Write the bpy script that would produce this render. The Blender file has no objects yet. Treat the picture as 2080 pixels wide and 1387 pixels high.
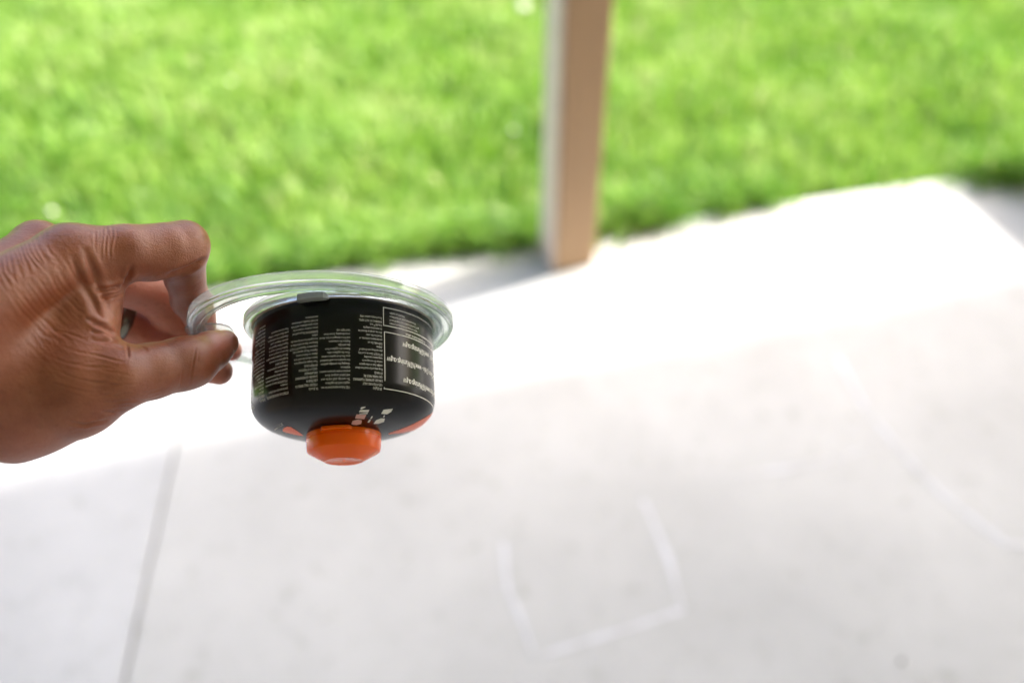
import bpy, bmesh, math, random
import numpy as np
from mathutils import Vector, Matrix, noise

random.seed(7)
RNG = np.random.default_rng(11)
R = math.radians
scene = bpy.context.scene
COL = scene.collection

# ------------------------------------------------------------------ camera
CAM_H = 1.45
F = 2022.2                      # focal length in photograph pixels (35 mm on 36 mm)
cam_data = bpy.data.cameras.new('camera')
cam = bpy.data.objects.new('camera', cam_data)
COL.objects.link(cam)
cam.location = (0, 0, CAM_H)
cam.rotation_euler = (R(45), 0, 0)
cam_data.lens = 35
cam_data.sensor_width = 36
cam_data.clip_start = 0.02
cam_data.clip_end = 2000
cam_data.dof.use_dof = True
cam_data.dof.focus_distance = 0.462
cam_data.dof.aperture_fstop = 3.3
scene.camera = cam
CAMM = Matrix.Translation((0, 0, CAM_H)) @ Matrix.Rotation(R(45), 4, 'X')

# ------------------------------------------------------------------ light
SUN_AZ = R(24.3)      # direction towards the sun, from +X towards +Y
SUN_EL = R(48.5)
world = bpy.data.worlds.new('World')
scene.world = world
world.use_nodes = True
wn = world.node_tree.nodes
bg = wn['Background']
sky = wn.new('ShaderNodeTexSky')
sky.sky_type = 'NISHITA'
sky.sun_disc = False
sky.sun_elevation = SUN_EL
sky.sun_rotation = R(90) - SUN_AZ
sky.air_density = 1.0
sky.dust_density = 6.0
sky.ozone_density = 0.4
world.node_tree.links.new(sky.outputs[0], bg.inputs[0])
bg.inputs[1].default_value = 0.15
sun_data = bpy.data.lights.new('sun', 'SUN')
sun_data.energy = 2.3
sun_data.angle = R(2.0)
sun_data.color = (1.0, 0.95, 0.88)
sun = bpy.data.objects.new('sun', sun_data)
COL.objects.link(sun)
to_sun = Vector((math.cos(SUN_EL) * math.cos(SUN_AZ), math.cos(SUN_EL) * math.sin(SUN_AZ), math.sin(SUN_EL)))
sun.rotation_euler = to_sun.to_track_quat('Z', 'Y').to_euler()
sun.location = (3, 2, 6)
scene.view_settings.view_transform = 'Standard'
scene.view_settings.look = 'None'
scene.view_settings.gamma = 1.0
scene.view_settings.exposure = 2.17
scene.cycles.max_bounces = 12
scene.cycles.transmission_bounces = 10
scene.cycles.transparent_max_bounces = 12
scene.cycles.use_denoising = True

# ------------------------------------------------------------------ helpers
def ray_dir(px, py):
    d = Vector(((px - 1040) / F, -(py - 693.5) / F, -1.0))
    return CAMM.to_3x3() @ d

def ground(px, py, z=0.0):
    d = ray_dir(px, py)
    t = (z - CAM_H) / d.z
    return Vector((d.x * t, d.y * t, z))

def tag(o, label=None, cat=None, group=None, kind=None):
    if label: o['label'] = label
    if cat: o['category'] = cat
    if group: o['group'] = group
    if kind: o['kind'] = kind
    return o

def mesh_obj(name, verts, faces, mat, parent=None, smooth=False):
    me = bpy.data.meshes.new(name)
    me.from_pydata([tuple(v) for v in verts], [], faces)
    me.validate()
    o = bpy.data.objects.new(name, me)
    COL.objects.link(o)
    if mat: me.materials.append(mat)
    if smooth:
        me.polygons.foreach_set('use_smooth', [True] * len(me.polygons))
    if parent: o.parent = parent
    return o

def bm_obj(name, bm, mat, parent=None, smooth=False):
    me = bpy.data.meshes.new(name)
    bmesh.ops.recalc_face_normals(bm, faces=bm.faces)
    bm.to_mesh(me); bm.free()
    o = bpy.data.objects.new(name, me)
    COL.objects.link(o)
    if mat: me.materials.append(mat)
    if smooth:
        me.polygons.foreach_set('use_smooth', [True] * len(me.polygons))
    if parent: o.parent = parent
    return o

def empty(name, matrix):
    o = bpy.data.objects.new(name, None)
    COL.objects.link(o)
    o.empty_display_size = 0.02
    o.matrix_world = matrix
    return o

def box_bm(cx, cy, cz, sx, sy, sz, rotz=0, bevel=0.0):
    bm = bmesh.new()
    bmesh.ops.create_cube(bm, size=1)
    bmesh.ops.scale(bm, vec=(sx, sy, sz), verts=bm.verts)
    if bevel:
        bmesh.ops.bevel(bm, geom=list(bm.edges), offset=bevel, segments=2, affect='EDGES', profile=0.5)
    bmesh.ops.rotate(bm, cent=(0, 0, 0), matrix=Matrix.Rotation(rotz, 3, 'Z'), verts=bm.verts)
    bmesh.ops.translate(bm, vec=(cx, cy, cz), verts=bm.verts)
    return bm

def new_mat(name):
    m = bpy.data.materials.new(name)
    m.use_nodes = True
    nt = m.node_tree
    return m, nt, nt.nodes['Principled BSDF']

def N(nt, t, **kw):
    n = nt.nodes.new(t)
    for k, v in kw.items():
        if k.startswith('i_'):
            n.inputs[k[2:].replace('_', ' ')].default_value = v
        else:
            setattr(n, k, v)
    return n

def ramp(nt, fac, stops):
    r = nt.nodes.new('ShaderNodeValToRGB')
    e = r.color_ramp.elements
    while len(e) < len(stops): e.new(0.5)
    for i, (p, c) in enumerate(stops):
        e[i].position = p
        e[i].color = (*c, 1) if len(c) == 3 else c
    nt.links.new(fac, r.inputs[0])
    return r

# ------------------------------------------------------------------ materials
def mat_concrete(name, base, seed):
    m, nt, p = new_mat(name)
    geo = N(nt, 'ShaderNodeNewGeometry')
    n1 = N(nt, 'ShaderNodeTexNoise', i_Scale=2.3, i_Detail=5.0, i_Roughness=0.6)
    n2 = N(nt, 'ShaderNodeTexNoise', i_Scale=26.0, i_Detail=6.0, i_Roughness=0.65)
    n3 = N(nt, 'ShaderNodeTexNoise', i_Scale=420.0, i_Detail=3.0)
    mp = N(nt, 'ShaderNodeMapping'); mp.inputs['Location'].default_value = (seed, seed * 0.7, 0)
    nt.links.new(geo.outputs['Position'], mp.inputs[0])
    for n in (n1, n2, n3): nt.links.new(mp.outputs[0], n.inputs['Vector'])
    a = ramp(nt, n1.outputs['Fac'], [(0.3, tuple(c * 0.85 for c in base)), (0.7, tuple(min(c * 1.07, 0.85) for c in base))])
    b = ramp(nt, n2.outputs['Fac'], [(0.29, (0.74, 0.73, 0.70)), (0.42, (0.965, 0.965, 0.96)), (0.75, (1.0, 1.0, 1.0))])
    mx = N(nt, 'ShaderNodeMix', data_type='RGBA', blend_type='MULTIPLY')
    mx.inputs['Factor'].default_value = 1.0
    nt.links.new(a.outputs[0], mx.inputs['A']); nt.links.new(b.outputs[0], mx.inputs['B'])
    nt.links.new(mx.outputs['Result'], p.inputs['Base Color'])
    p.inputs['Roughness'].default_value = 0.85
    bp = N(nt, 'ShaderNodeBump', i_Strength=0.4, i_Distance=0.002)
    nt.links.new(n3.outputs['Fac'], bp.inputs['Height'])
    nt.links.new(bp.outputs[0], p.inputs['Normal'])
    return m

def mat_simple(name, col, rough=0.5, var=0.15, scale=30.0, bump=0.0, **kw):
    m, nt, p = new_mat(name)
    tc = N(nt, 'ShaderNodeTexCoord')
    n1 = N(nt, 'ShaderNodeTexNoise', i_Scale=scale, i_Detail=4.0)
    nt.links.new(tc.outputs['Object'], n1.inputs['Vector'])
    r = ramp(nt, n1.outputs['Fac'], [(0.3, tuple(c * (1 - var) for c in col)), (0.7, tuple(min(1, c * (1 + var)) for c in col))])
    nt.links.new(r.outputs[0], p.inputs['Base Color'])
    p.inputs['Roughness'].default_value = rough
    for k, v in kw.items():
        p.inputs[k.replace('_', ' ')].default_value = v
    if bump:
        bp = N(nt, 'ShaderNodeBump', i_Strength=0.5, i_Distance=bump)
        nt.links.new(n1.outputs['Fac'], bp.inputs['Height'])
        nt.links.new(bp.outputs[0], p.inputs['Normal'])
    return m

M_SLAB_A = mat_concrete('concrete_cool', (0.452, 0.46, 0.475), 3.1)
M_SLAB_C = mat_concrete('concrete_warm', (0.462, 0.466, 0.468), 1.7)
M_JOINT = mat_simple('joint_dirt', (0.20, 0.195, 0.185), 0.95, 0.3, 60)
M_SOIL = mat_simple('lawn_soil', (0.06, 0.11, 0.025), 0.95, 0.5, 9)
M_CHALK = mat_simple('chalk', (0.57, 0.585, 0.625), 0.95, 0.06, 90)
M_WALL = mat_simple('stucco', (0.44, 0.385, 0.33), 0.9, 0.06, 40, bump=0.002)
M_ROOFW = mat_simple('roof_timber', (0.55, 0.51, 0.45), 0.8, 0.15, 12)

def mat_wood():
    m, nt, p = new_mat('post_paint')
    tc = N(nt, 'ShaderNodeTexCoord')
    mp = N(nt, 'ShaderNodeMapping'); mp.inputs['Scale'].default_value = (60, 60, 2.5)
    nt.links.new(tc.outputs['Object'], mp.inputs[0])
    n1 = N(nt, 'ShaderNodeTexNoise', i_Scale=1.0, i_Detail=6.0, i_Distortion=0.6)
    nt.links.new(mp.outputs[0], n1.inputs['Vector'])
    r = ramp(nt, n1.outputs['Fac'], [(0.3, (0.40, 0.252, 0.138)), (0.6, (0.425, 0.272, 0.15)), (0.8, (0.44, 0.287, 0.163))])
    nt.links.new(r.outputs[0], p.inputs['Base Color'])
    p.inputs['Roughness'].default_value = 0.5
    p.inputs['Specular IOR Level'].default_value = 0.4
    bp = N(nt, 'ShaderNodeBump', i_Strength=0.2, i_Distance=0.0006)
    nt.links.new(n1.outputs['Fac'], bp.inputs['Height'])
    nt.links.new(bp.outputs[0], p.inputs['Normal'])
    return m
M_POST = mat_wood()

def mat_grass():
    m, nt, p = new_mat('grass_blades')
    at = N(nt, 'ShaderNodeAttribute', attribute_name='tint')
    r = ramp(nt, at.outputs['Fac'], [(0.0, (0.045, 0.13, 0.018)), (0.35, (0.13, 0.28, 0.045)), (0.7, (0.275, 0.45, 0.08)), (0.92, (0.39, 0.50, 0.18)), (1.0, (0.46, 0.46, 0.26))])
    nt.links.new(r.outputs[0], p.inputs['Base Color'])
    p.inputs['Roughness'].default_value = 0.42
    p.inputs['Specular IOR Level'].default_value = 0.5
    tr = N(nt, 'ShaderNodeBsdfTranslucent')
    hs = N(nt, 'ShaderNodeHueSaturation', i_Value=1.25, i_Saturation=1.1)
    nt.links.new(r.outputs[0], hs.inputs['Color'])
    nt.links.new(hs.outputs[0], tr.inputs['Color'])
    mix = N(nt, 'ShaderNodeMixShader'); mix.inputs[0].default_value = 0.35
    nt.links.new(p.outputs[0], mix.inputs[1]); nt.links.new(tr.outputs[0], mix.inputs[2])
    nt.links.new(mix.outputs[0], nt.nodes['Material Output'].inputs['Surface'])
    return m
M_GRASS = mat_grass()

def mat_skin():
    m, nt, p = new_mat('skin')
    tc = N(nt, 'ShaderNodeTexCoord')
    at = N(nt, 'ShaderNodeAttribute', attribute_name='flush_light')
    n1 = N(nt, 'ShaderNodeTexNoise', i_Scale=70.0, i_Detail=4.0)
    n2 = N(nt, 'ShaderNodeTexNoise', i_Scale=420.0, i_Detail=3.0)
    nt.links.new(tc.outputs['Object'], n1.inputs['Vector']); nt.links.new(tc.outputs['Object'], n2.inputs['Vector'])
    tan = ramp(nt, n1.outputs['Fac'], [(0.3, (0.25, 0.066, 0.028)), (0.55, (0.305, 0.091, 0.041)), (0.75, (0.355, 0.12, 0.060))])
    pink = ramp(nt, n1.outputs['Fac'], [(0.3, (0.50, 0.165, 0.115)), (0.7, (0.58, 0.22, 0.16))])  # reddened skin, made paler so the enclosed fingers look lit
    mx = N(nt, 'ShaderNodeMix', data_type='RGBA')
    nt.links.new(at.outputs['Fac'], mx.inputs['Factor'])
    nt.links.new(tan.outputs[0], mx.inputs['A']); nt.links.new(pink.outputs[0], mx.inputs['B'])
    sp = ramp(nt, n2.outputs['Fac'], [(0.30, (0.80, 0.76, 0.74)), (0.45, (1, 1, 1))])
    mu = N(nt, 'ShaderNodeMix', data_type='RGBA', blend_type='MULTIPLY'); mu.inputs['Factor'].default_value = 0.7
    nt.links.new(mx.outputs['Result'], mu.inputs['A']); nt.links.new(sp.outputs[0], mu.inputs['B'])
    nt.links.new(mu.outputs['Result'], p.inputs['Base Color'])
    p.inputs['Subsurface Weight'].default_value = 0.16
    p.inputs['Subsurface Radius'].default_value = (1.0, 0.35, 0.2)
    p.inputs['Subsurface Scale'].default_value = 0.005
    p.inputs['Roughness'].default_value = 0.38
    p.inputs['Specular IOR Level'].default_value = 0.65
    # fine skin relief: cell-like pores and cross-hatched lines
    v = N(nt, 'ShaderNodeTexVoronoi', i_Scale=900.0); v.feature = 'DISTANCE_TO_EDGE'
    mp = N(nt, 'ShaderNodeMapping'); mp.inputs['Rotation'].default_value = (0, 0, R(35)); mp.inputs['Scale'].default_value = (1, 2.2, 1)
    nt.links.new(tc.outputs['Object'], mp.inputs[0]); nt.links.new(mp.outputs[0], v.inputs['Vector'])
    n3 = N(nt, 'ShaderNodeTexNoise', i_Scale=1300.0, i_Detail=2.0)
    nt.links.new(tc.outputs['Object'], n3.inputs['Vector'])
    ad = N(nt, 'ShaderNodeMath', operation='ADD'); 
    nt.links.new(v.outputs['Distance'], ad.inputs[0]); nt.links.new(n3.outputs['Fac'], ad.inputs[1])
    mp2 = N(nt, 'ShaderNodeMapping'); mp2.inputs['Rotation'].default_value = (0, 0, R(52)); mp2.inputs['Scale'].default_value = (90, 900, 500)
    n4 = N(nt, 'ShaderNodeTexNoise', i_Scale=1.0, i_Detail=3.0, i_Distortion=0.8)
    nt.links.new(tc.outputs['Object'], mp2.inputs[0]); nt.links.new(mp2.outputs[0], n4.inputs['Vector'])
    ad2 = N(nt, 'ShaderNodeMath', operation='MULTIPLY_ADD'); ad2.inputs[1].default_value = 1.3
    nt.links.new(n4.outputs['Fac'], ad2.inputs[0]); nt.links.new(ad.outputs[0], ad2.inputs[2])
    bp = N(nt, 'ShaderNodeBump', i_Strength=0.4, i_Distance=0.0004)
    nt.links.new(ad2.outputs[0], bp.inputs['Height']); nt.links.new(bp.outputs[0], p.inputs['Normal'])
    return m
M_SKIN = mat_skin()
M_NAIL = mat_simple('nail', (0.66, 0.40, 0.31), 0.3, 0.05, 200)
M_METAL = mat_simple('dark_ring_metal', (0.22, 0.21, 0.19), 0.25, 0.05, 200, Metallic=1.0)

M_CAN = mat_simple('black_enamel', (0.004, 0.004, 0.0042), 0.22, 0.1, 60, Specular_IOR_Level=0.24)
M_STEEL = mat_simple('bare_steel', (0.34, 0.31, 0.27), 0.3, 0.1, 60, Metallic=1.0)
M_PRINT = mat_simple('white_print', (0.80, 0.79, 0.76), 0.5, 0.02, 60)
M_PRINTP = mat_simple('pink_print', (0.62, 0.36, 0.33), 0.5, 0.02, 60)
M_ORANGE_PRINT = mat_simple('orange_print', (0.92, 0.13, 0.01), 0.3, 0.03, 60)
M_CAP = mat_simple('orange_plastic', (1.0, 0.14, 0.0), 0.2, 0.02, 40, Specular_IOR_Level=0.35, Subsurface_Weight=0.4, Subsurface_Scale=0.01)

def mat_clear():
    m, nt, p = new_mat('clear_plastic')
    p.inputs['Base Color'].default_value = (0.40, 0.44, 0.47, 1)
    p.inputs['Roughness'].default_value = 0.10
    p.inputs['Specular IOR Level'].default_value = 1.0
    tl = N(nt, 'ShaderNodeBsdfTranslucent'); tl.inputs[0].default_value = (0.38, 0.43, 0.46, 1)
    tp = N(nt, 'ShaderNodeBsdfTransparent'); tp.inputs[0].default_value = (0.90, 0.935, 0.93, 1)
    m1 = N(nt, 'ShaderNodeMixShader'); m1.inputs[0].default_value = 0.5
    nt.links.new(p.outputs[0], m1.inputs[1]); nt.links.new(tl.outputs[0], m1.inputs[2])
    tc = N(nt, 'ShaderNodeTexCoord')
    n1 = N(nt, 'ShaderNodeTexNoise', i_Scale=45.0, i_Detail=3.0)
    nt.links.new(tc.outputs['Object'], n1.inputs['Vector'])
    lw = N(nt, 'ShaderNodeLayerWeight', i_Blend=0.35)
    mr = N(nt, 'ShaderNodeMapRange'); mr.inputs['To Min'].default_value = 0.80; mr.inputs['To Max'].default_value = 0.12
    nt.links.new(lw.outputs['Facing'], mr.inputs[0])
    ad = N(nt, 'ShaderNodeMath', operation='MULTIPLY_ADD'); ad.inputs[1].default_value = 0.12; 
    nt.links.new(n1.outputs['Fac'], ad.inputs[0])
    sb = N(nt, 'ShaderNodeMath', operation='SUBTRACT'); sb.inputs[1].default_value = 0.06
    nt.links.new(mr.outputs[0], sb.inputs[0]); nt.links.new(sb.outputs[0], ad.inputs[2])
    m2 = N(nt, 'ShaderNodeMixShader')
    nt.links.new(ad.outputs[0], m2.inputs[0]); nt.links.new(m1.outputs[0], m2.inputs[1]); nt.links.new(tp.outputs[0], m2.inputs[2])
    gl = N(nt, 'ShaderNodeBsdfPrincipled')
    gl.inputs['Base Color'].default_value = (0.88, 0.90, 0.95, 1)
    gl.inputs['Transmission Weight'].default_value = 1.0
    gl.inputs['IOR'].default_value = 1.45
    gl.inputs['Roughness'].default_value = 0.04
    m3 = N(nt, 'ShaderNodeMixShader'); m3.inputs[0].default_value = 0.72
    nt.links.new(m2.outputs[0], m3.inputs[1]); nt.links.new(gl.outputs[0], m3.inputs[2])
    nt.links.new(m3.outputs[0], nt.nodes['Material Output'].inputs['Surface'])
    return m
M_CLEAR = mat_clear()
M_CLIP = mat_simple('grey_clip_plastic', (0.30, 0.33, 0.35), 0.35, 0.05, 60)

# ------------------------------------------------------------------ ground
EDGE_PX = [(0, 640), (420, 590), (560, 562), (700, 550), (870, 535), (1090, 520), (1200, 492), (1400, 465), (1500, 443), (1600, 425), (1680, 398), (1750, 385), (1860, 373), (1930, 378), (2080, 393)]
EDGE = [ground(*p) for p in EDGE_PX]
ex = np.array([-9.0, -4.0] + [v.x for v in EDGE] + [1.6, 4.0, 9.0])
ey = np.array([-0.37, 0.80] + [v.y for v in EDGE] + [2.10, 2.70, 3.9])
SL = 0.236                                  # slope of the patio edge
def slab_edge(x): return 1.765 + SL * x

lawn = mesh_obj('lawn', [(-300, -300, -0.045), (300, -300, -0.045), (300, 300, -0.045), (-300, 300, -0.045)], [(0, 1, 2, 3)], M_SOIL)
tag(lawn, 'green lawn reaching away from the patio', 'lawn', kind='structure')

patio = mesh_obj('patio', [(-7, -4, -0.014), (7, -4, -0.014), (7, slab_edge(7) - 0.03, -0.014), (-7, slab_edge(-7) - 0.03, -0.014)], [(0, 1, 2, 3)], M_JOINT)
tag(patio, 'pale concrete patio beside the lawn', 'patio', kind='structure')

def slab(pts, mat):
    bm = bmesh.new()
    top = [bm.verts.new((x, y, 0)) for x, y in pts]
    bot = [bm.verts.new((x, y, -0.09)) for x, y in pts]
    bm.faces.new(top); bm.faces.new(bot[::-1])
    n = len(pts)
    for i in range(n):
        bm.faces.new((top[i], bot[i], bot[(i + 1) % n], top[(i + 1) % n]))
    bmesh.ops.recalc_face_normals(bm, faces=bm.faces)
    ed = [e for e in bm.edges if all(v.co.z == 0 for v in e.verts)]
    bmesh.ops.bevel(bm, geom=ed, offset=0.003, segments=2, affect='EDGES', profile=0.5)
    return bm_obj('concrete_slab', bm, mat, patio)
def jline(px0, px1):
    a, b = ground(*px0), ground(*px1)
    s = (b.x - a.x) / (b.y - a.y)
    return lambda y: a.x + s * (y - a.y)
J1 = jline((385, 770), (250, 1387))
def cross(J):                               # where a joint meets the patio edge
    y = 1.6
    for _ in range(20): y = slab_edge(J(y))
    return J(y), y
g = 0.0026
x1, y1 = cross(J1)
slab([(-7, -4), (J1(-4) - g, -4), (x1 - g, y1), (-7, slab_edge(-7))], M_SLAB_A)
slab([(J1(-4) + g, -4), (7, -4), (7, slab_edge(7)), (x1 + g, y1)], M_SLAB_C)

# ------------------------------------------------------------------ porch
PANG = math.atan(SL)
PW = 0.090
PR = R(18)
_near = ground(1130, 554)
post_c = _near - Matrix.Rotation(PR, 3, 'Z') @ Vector((-PW / 2, -PW / 2, 0))
post = empty('porch_post', Matrix.Translation((post_c.x, post_c.y, 0)) @ Matrix.Rotation(PR, 4, 'Z'))
tag(post, 'square tan wooden porch post at the patio edge, with an added pale board brightening one side', 'post')
shaft = bm_obj('shaft', box_bm(0, 0, 1.301, PW, PW, 2.594, 0, 0.004), M_POST, post)
M_PALE_SIDE = mat_simple('pale_side_tone', (0.66, 0.54, 0.47), 0.5, 0.05, 25)
bm_obj('pale_side_board', box_bm(-PW / 2 - 0.005, 0, 1.301, 0.01, PW - 0.012, 2.594, 0, 0.0015), M_PALE_SIDE, post)  # added board; its pale colour stands in for the brightness of this side
foot = bm_obj('base_bracket', box_bm(0, 0, 0.002, PW - 0.006, PW - 0.006, 0.004), M_METAL, post)

roof = empty('porch_roof', Matrix.Translation((post_c.x, post_c.y, 2.60)) @ Matrix.Rotation(math.atan(0.272), 4, 'Z'))
tag(roof, 'flat timber porch roof carried by the tan post', 'roof')
bm_obj('beam', box_bm(0, 0, 0.095, 9.0, 0.09, 0.19), M_ROOFW, roof)
bm_obj('roof_deck', box_bm(0, -1.95, 0.30, 9.4, 4.1, 0.03), M_ROOFW, roof)
rj = box_bm(0, 0, 0, 0.045, 3.98, 0.088)
rafter0 = bm_obj('rafter', rj, M_ROOFW, roof); rafter0.location = (-4.5, -1.95, 0.239)
for i in range(1, 16):
    c = rafter0.copy(); COL.objects.link(c); c.parent = roof; c.location = (-4.5 + 0.6 * i, -1.95, 0.239)
wall = empty('unseen_house_wall', Matrix.Translation((post_c.x, post_c.y, 0)) @ Matrix.Rotation(PANG, 4, 'Z'))  # unseen wall, set close behind the camera to darken light from there
tag(wall, 'unseen tan house wall close behind the camera, with an added light-blocking return', 'wall')
bm_obj('wall_panel', box_bm(0, -2.16, 1.29, 9.4, 0.12, 2.57), M_WALL, wall)
bm_obj('skirting', box_bm(0, -2.092, 0.06, 9.4, 0.012, 0.115), M_ROOFW, wall)

bm_obj('blocker_return', box_bm(-1.55, -1.72, 1.29, 0.12, 0.72, 2.56), M_WALL, wall)  # added wall piece that blocks light from the left

# unseen planter beyond the right edge, added to cast the patio corner's shadow
planter = empty('unseen_planter_box', Matrix.Translation((1.555, 2.005, 0.0)) @ Matrix.Rotation(R(20), 4, 'Z'))
tag(planter, 'unseen low wooden planter box added for its shadow at the patio edge', 'planter')
for k in range(3):
    z = 0.065 + k * 0.115
    for sx in (-1, 1):
        bm_obj('board', box_bm(sx * 0.15, 0, z, 0.022, 0.28, 0.108, 0, 0.003), M_ROOFW, planter)
        bm_obj('board', box_bm(0, sx * 0.129, z, 0.276, 0.02, 0.108, 0, 0.003), M_ROOFW, planter)
bm_obj('soil', box_bm(0, 0, 0.30, 0.274, 0.234, 0.03), M_JOINT, planter)

# ------------------------------------------------------------------ grass
def make_grass():
    def field(n, x0, x1, ymax):
        x = RNG.uniform(x0, x1, n); y = RNG.uniform(0.3, ymax, n)
        return x, y
    xs, ys = [], []
    x, y = field(150000, -2.4, 2.4, 3.9); xs.append(x); ys.append(y)
    x, y = field(90000, -6.5, 6.5, 8.5); xs.append(x); ys.append(y)
    x = np.concatenate(xs); y = np.concatenate(ys)
    # low-frequency fields from a few sine products (uneven growth and tone)
    def lf(x, y, s, ph):
        return (np.sin(x * s + ph + 1.7 * np.sin(y * s * 0.6 + ph)) * np.sin(y * s * 0.9 - 0.5 * ph + 1.3 * np.sin(x * s * 0.7)))
    b = np.interp(x, ex, ey) + 0.022 * lf(x, y * 0, 27, 0.4) + 0.012 * lf(x, y * 0, 71, 1.4)
    d = y - b
    keep = d > RNG.uniform(-0.012, 0.03, len(x))
    dens = 0.55 + 0.45 * lf(x, y, 9.0, 2.0)
    keep &= RNG.uniform(0, 1, len(x)) < np.clip(dens + 0.45, 0.25, 1)
    x, y, d = x[keep], y[keep], d[keep]
    tx, ty = [], []
    for px_, py_, k_ in [(600, 548, 220), (660, 545, 160), (740, 532, 220), (850, 520, 160), (930, 508, 320), (985, 502, 380), (1040, 498, 320), (1085, 500, 160), (1215, 478, 160), (1290, 462, 260), (1350, 455, 180), (1480, 432, 140), (1560, 418, 160), (1990, 366, 200), (2050, 372, 260), (480, 566, 160), (330, 590, 200)]:
        q_ = ground(px_, py_ - 9); k_ = int(k_ * 0.7)
        tx.append(RNG.normal(q_.x, 0.022, k_)); ty.append(RNG.normal(q_.y, 0.013, k_))
    tx = np.concatenate(tx); ty = np.concatenate(ty)
    tall = np.concatenate([np.zeros(len(x)), np.ones(len(tx))])
    x = np.concatenate([x, tx]); y = np.concatenate([y, ty]); d = np.concatenate([d, np.full(len(tx), 0.02)])
    n = len(x)
    h = RNG.uniform(0.035, 0.075, n) * (1 + 0.35 * lf(x, y, 6.5, 0.9)) + 0.02 * np.exp(-(d / 0.06) ** 2) + tall * RNG.uniform(0.0, 0.05, n)
    w = RNG.uniform(0.0022, 0.0042, n) * np.where(np.abs(x) > 2.4, 1.6, 1)
    az = RNG.uniform(0, 2 * np.pi, n)
    ln = RNG.uniform(0.15, 0.85, n) * h
    la = az + np.pi / 2 + RNG.normal(0, 0.5, n)
    dx, dy = np.cos(la) * ln, np.sin(la) * ln
    wx, wy = np.cos(az) * w, np.sin(az) * w
    z0 = np.full(n, -0.047)
    V = np.empty((n, 5, 3), np.float32)
    V[:, 0] = np.stack([x - wx, y - wy, z0], 1); V[:, 1] = np.stack([x + wx, y + wy, z0], 1)
    V[:, 2] = np.stack([x + wx * .8 + dx * .35, y + wy * .8 + dy * .35, z0 + h * .62 + 0.02], 1)
    V[:, 3] = np.stack([x - wx * .8 + dx * .35, y - wy * .8 + dy * .35, z0 + h * .62 + 0.02], 1)
    V[:, 4] = np.stack([x + dx, y + dy, z0 + h + 0.02 - 0.25 * ln], 1)
    me = bpy.data.meshes.new('grass')
    me.vertices.add(n * 5); me.vertices.foreach_set('co', V.ravel())
    base = (np.arange(n) * 5)[:, None]
    loops = (base + np.array([[0, 1, 2, 3, 3, 2, 4]])).astype(np.int32)
    me.loops.add(n * 7); me.loops.foreach_set('vertex_index', loops.ravel())
    st = (np.arange(n) * 7)[:, None] + np.array([[0, 4]])
    me.polygons.add(n * 2); me.polygons.foreach_set('loop_start', st.ravel().astype(np.int32))
    me.update(calc_edges=True)
    t = 0.56 + 0.10 * np.clip((y - 1.9) / 1.2, 0, 1) + 0.07 * lf(x, y, 3.1, 1.1) + 0.12 * lf(x, y, 11.0, 4.2) + RNG.normal(0, 0.16, n) - 0.14 * tall  # far blades are paler: distance haze painted into the tint
    t = np.where(RNG.uniform(0, 1, n) < 0.02, 1.0, np.clip(t, 0, 0.95))
    at = me.attributes.new('tint', 'FLOAT', 'POINT')
    at.data.foreach_set('value', np.repeat(t, 5).astype(np.float32))
    me.materials.append(M_GRASS)
    o = bpy.data.objects.new('grass', me); COL.objects.link(o)
    tag(o, 'bright green uneven grass blades covering the lawn', 'grass', kind='stuff')
make_grass()

# white clover heads among the blades
M_FLOWER = mat_simple('clover_petals', (0.70, 0.70, 0.62), 0.7, 0.1, 300)
M_STEM = mat_simple('clover_stem', (0.10, 0.22, 0.03), 0.6, 0.1, 100)
def flower(px, py, z, size, label):
    p = ground(px, py, z)
    e = empty('clover_flower', Matrix.Translation((p.x, p.y, -0.045)))
    bm = bmesh.new()
    bmesh.ops.create_icosphere(bm, subdivisions=3, radius=size)
    for i, v in enumerate(bm.verts):
        v.co *= 1.0 + 0.22 * (0.5 + 0.5 * math.sin(i * 2.4)) 
        v.co.z = v.co.z * 0.85 + z + 0.045
    bm_obj('flower_head', bm, M_FLOWER, e)
    bm = bmesh.new()
    bmesh.ops.create_cone(bm, segments=6, radius1=0.0016, radius2=0.0012, depth=z + 0.045, cap_ends=True)
    bmesh.ops.translate(bm, vec=(0, 0, (z + 0.045) / 2), verts=bm.verts)
    bm_obj('stem', bm, M_STEM, e)
    tag(e, label, 'flower', 'white clover flowers in the lawn')
flower(105, 430, 0.035, 0.006, 'cream clover head in the grass just above the hand')
flower(1203, 462, 0.02, 0.010, 'white clover head touching the foot of the porch post')
flower(1043, 266, 0.03, 0.005, 'white clover head in the grass beside the lower half of the post')
flower(1062, 14, 0.03, 0.013, 'large pale clover head far out in the lawn beside the post')
flower(470, 165, 0.03, 0.005, 'pale clover head alone in open grass far from the patio')

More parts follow.
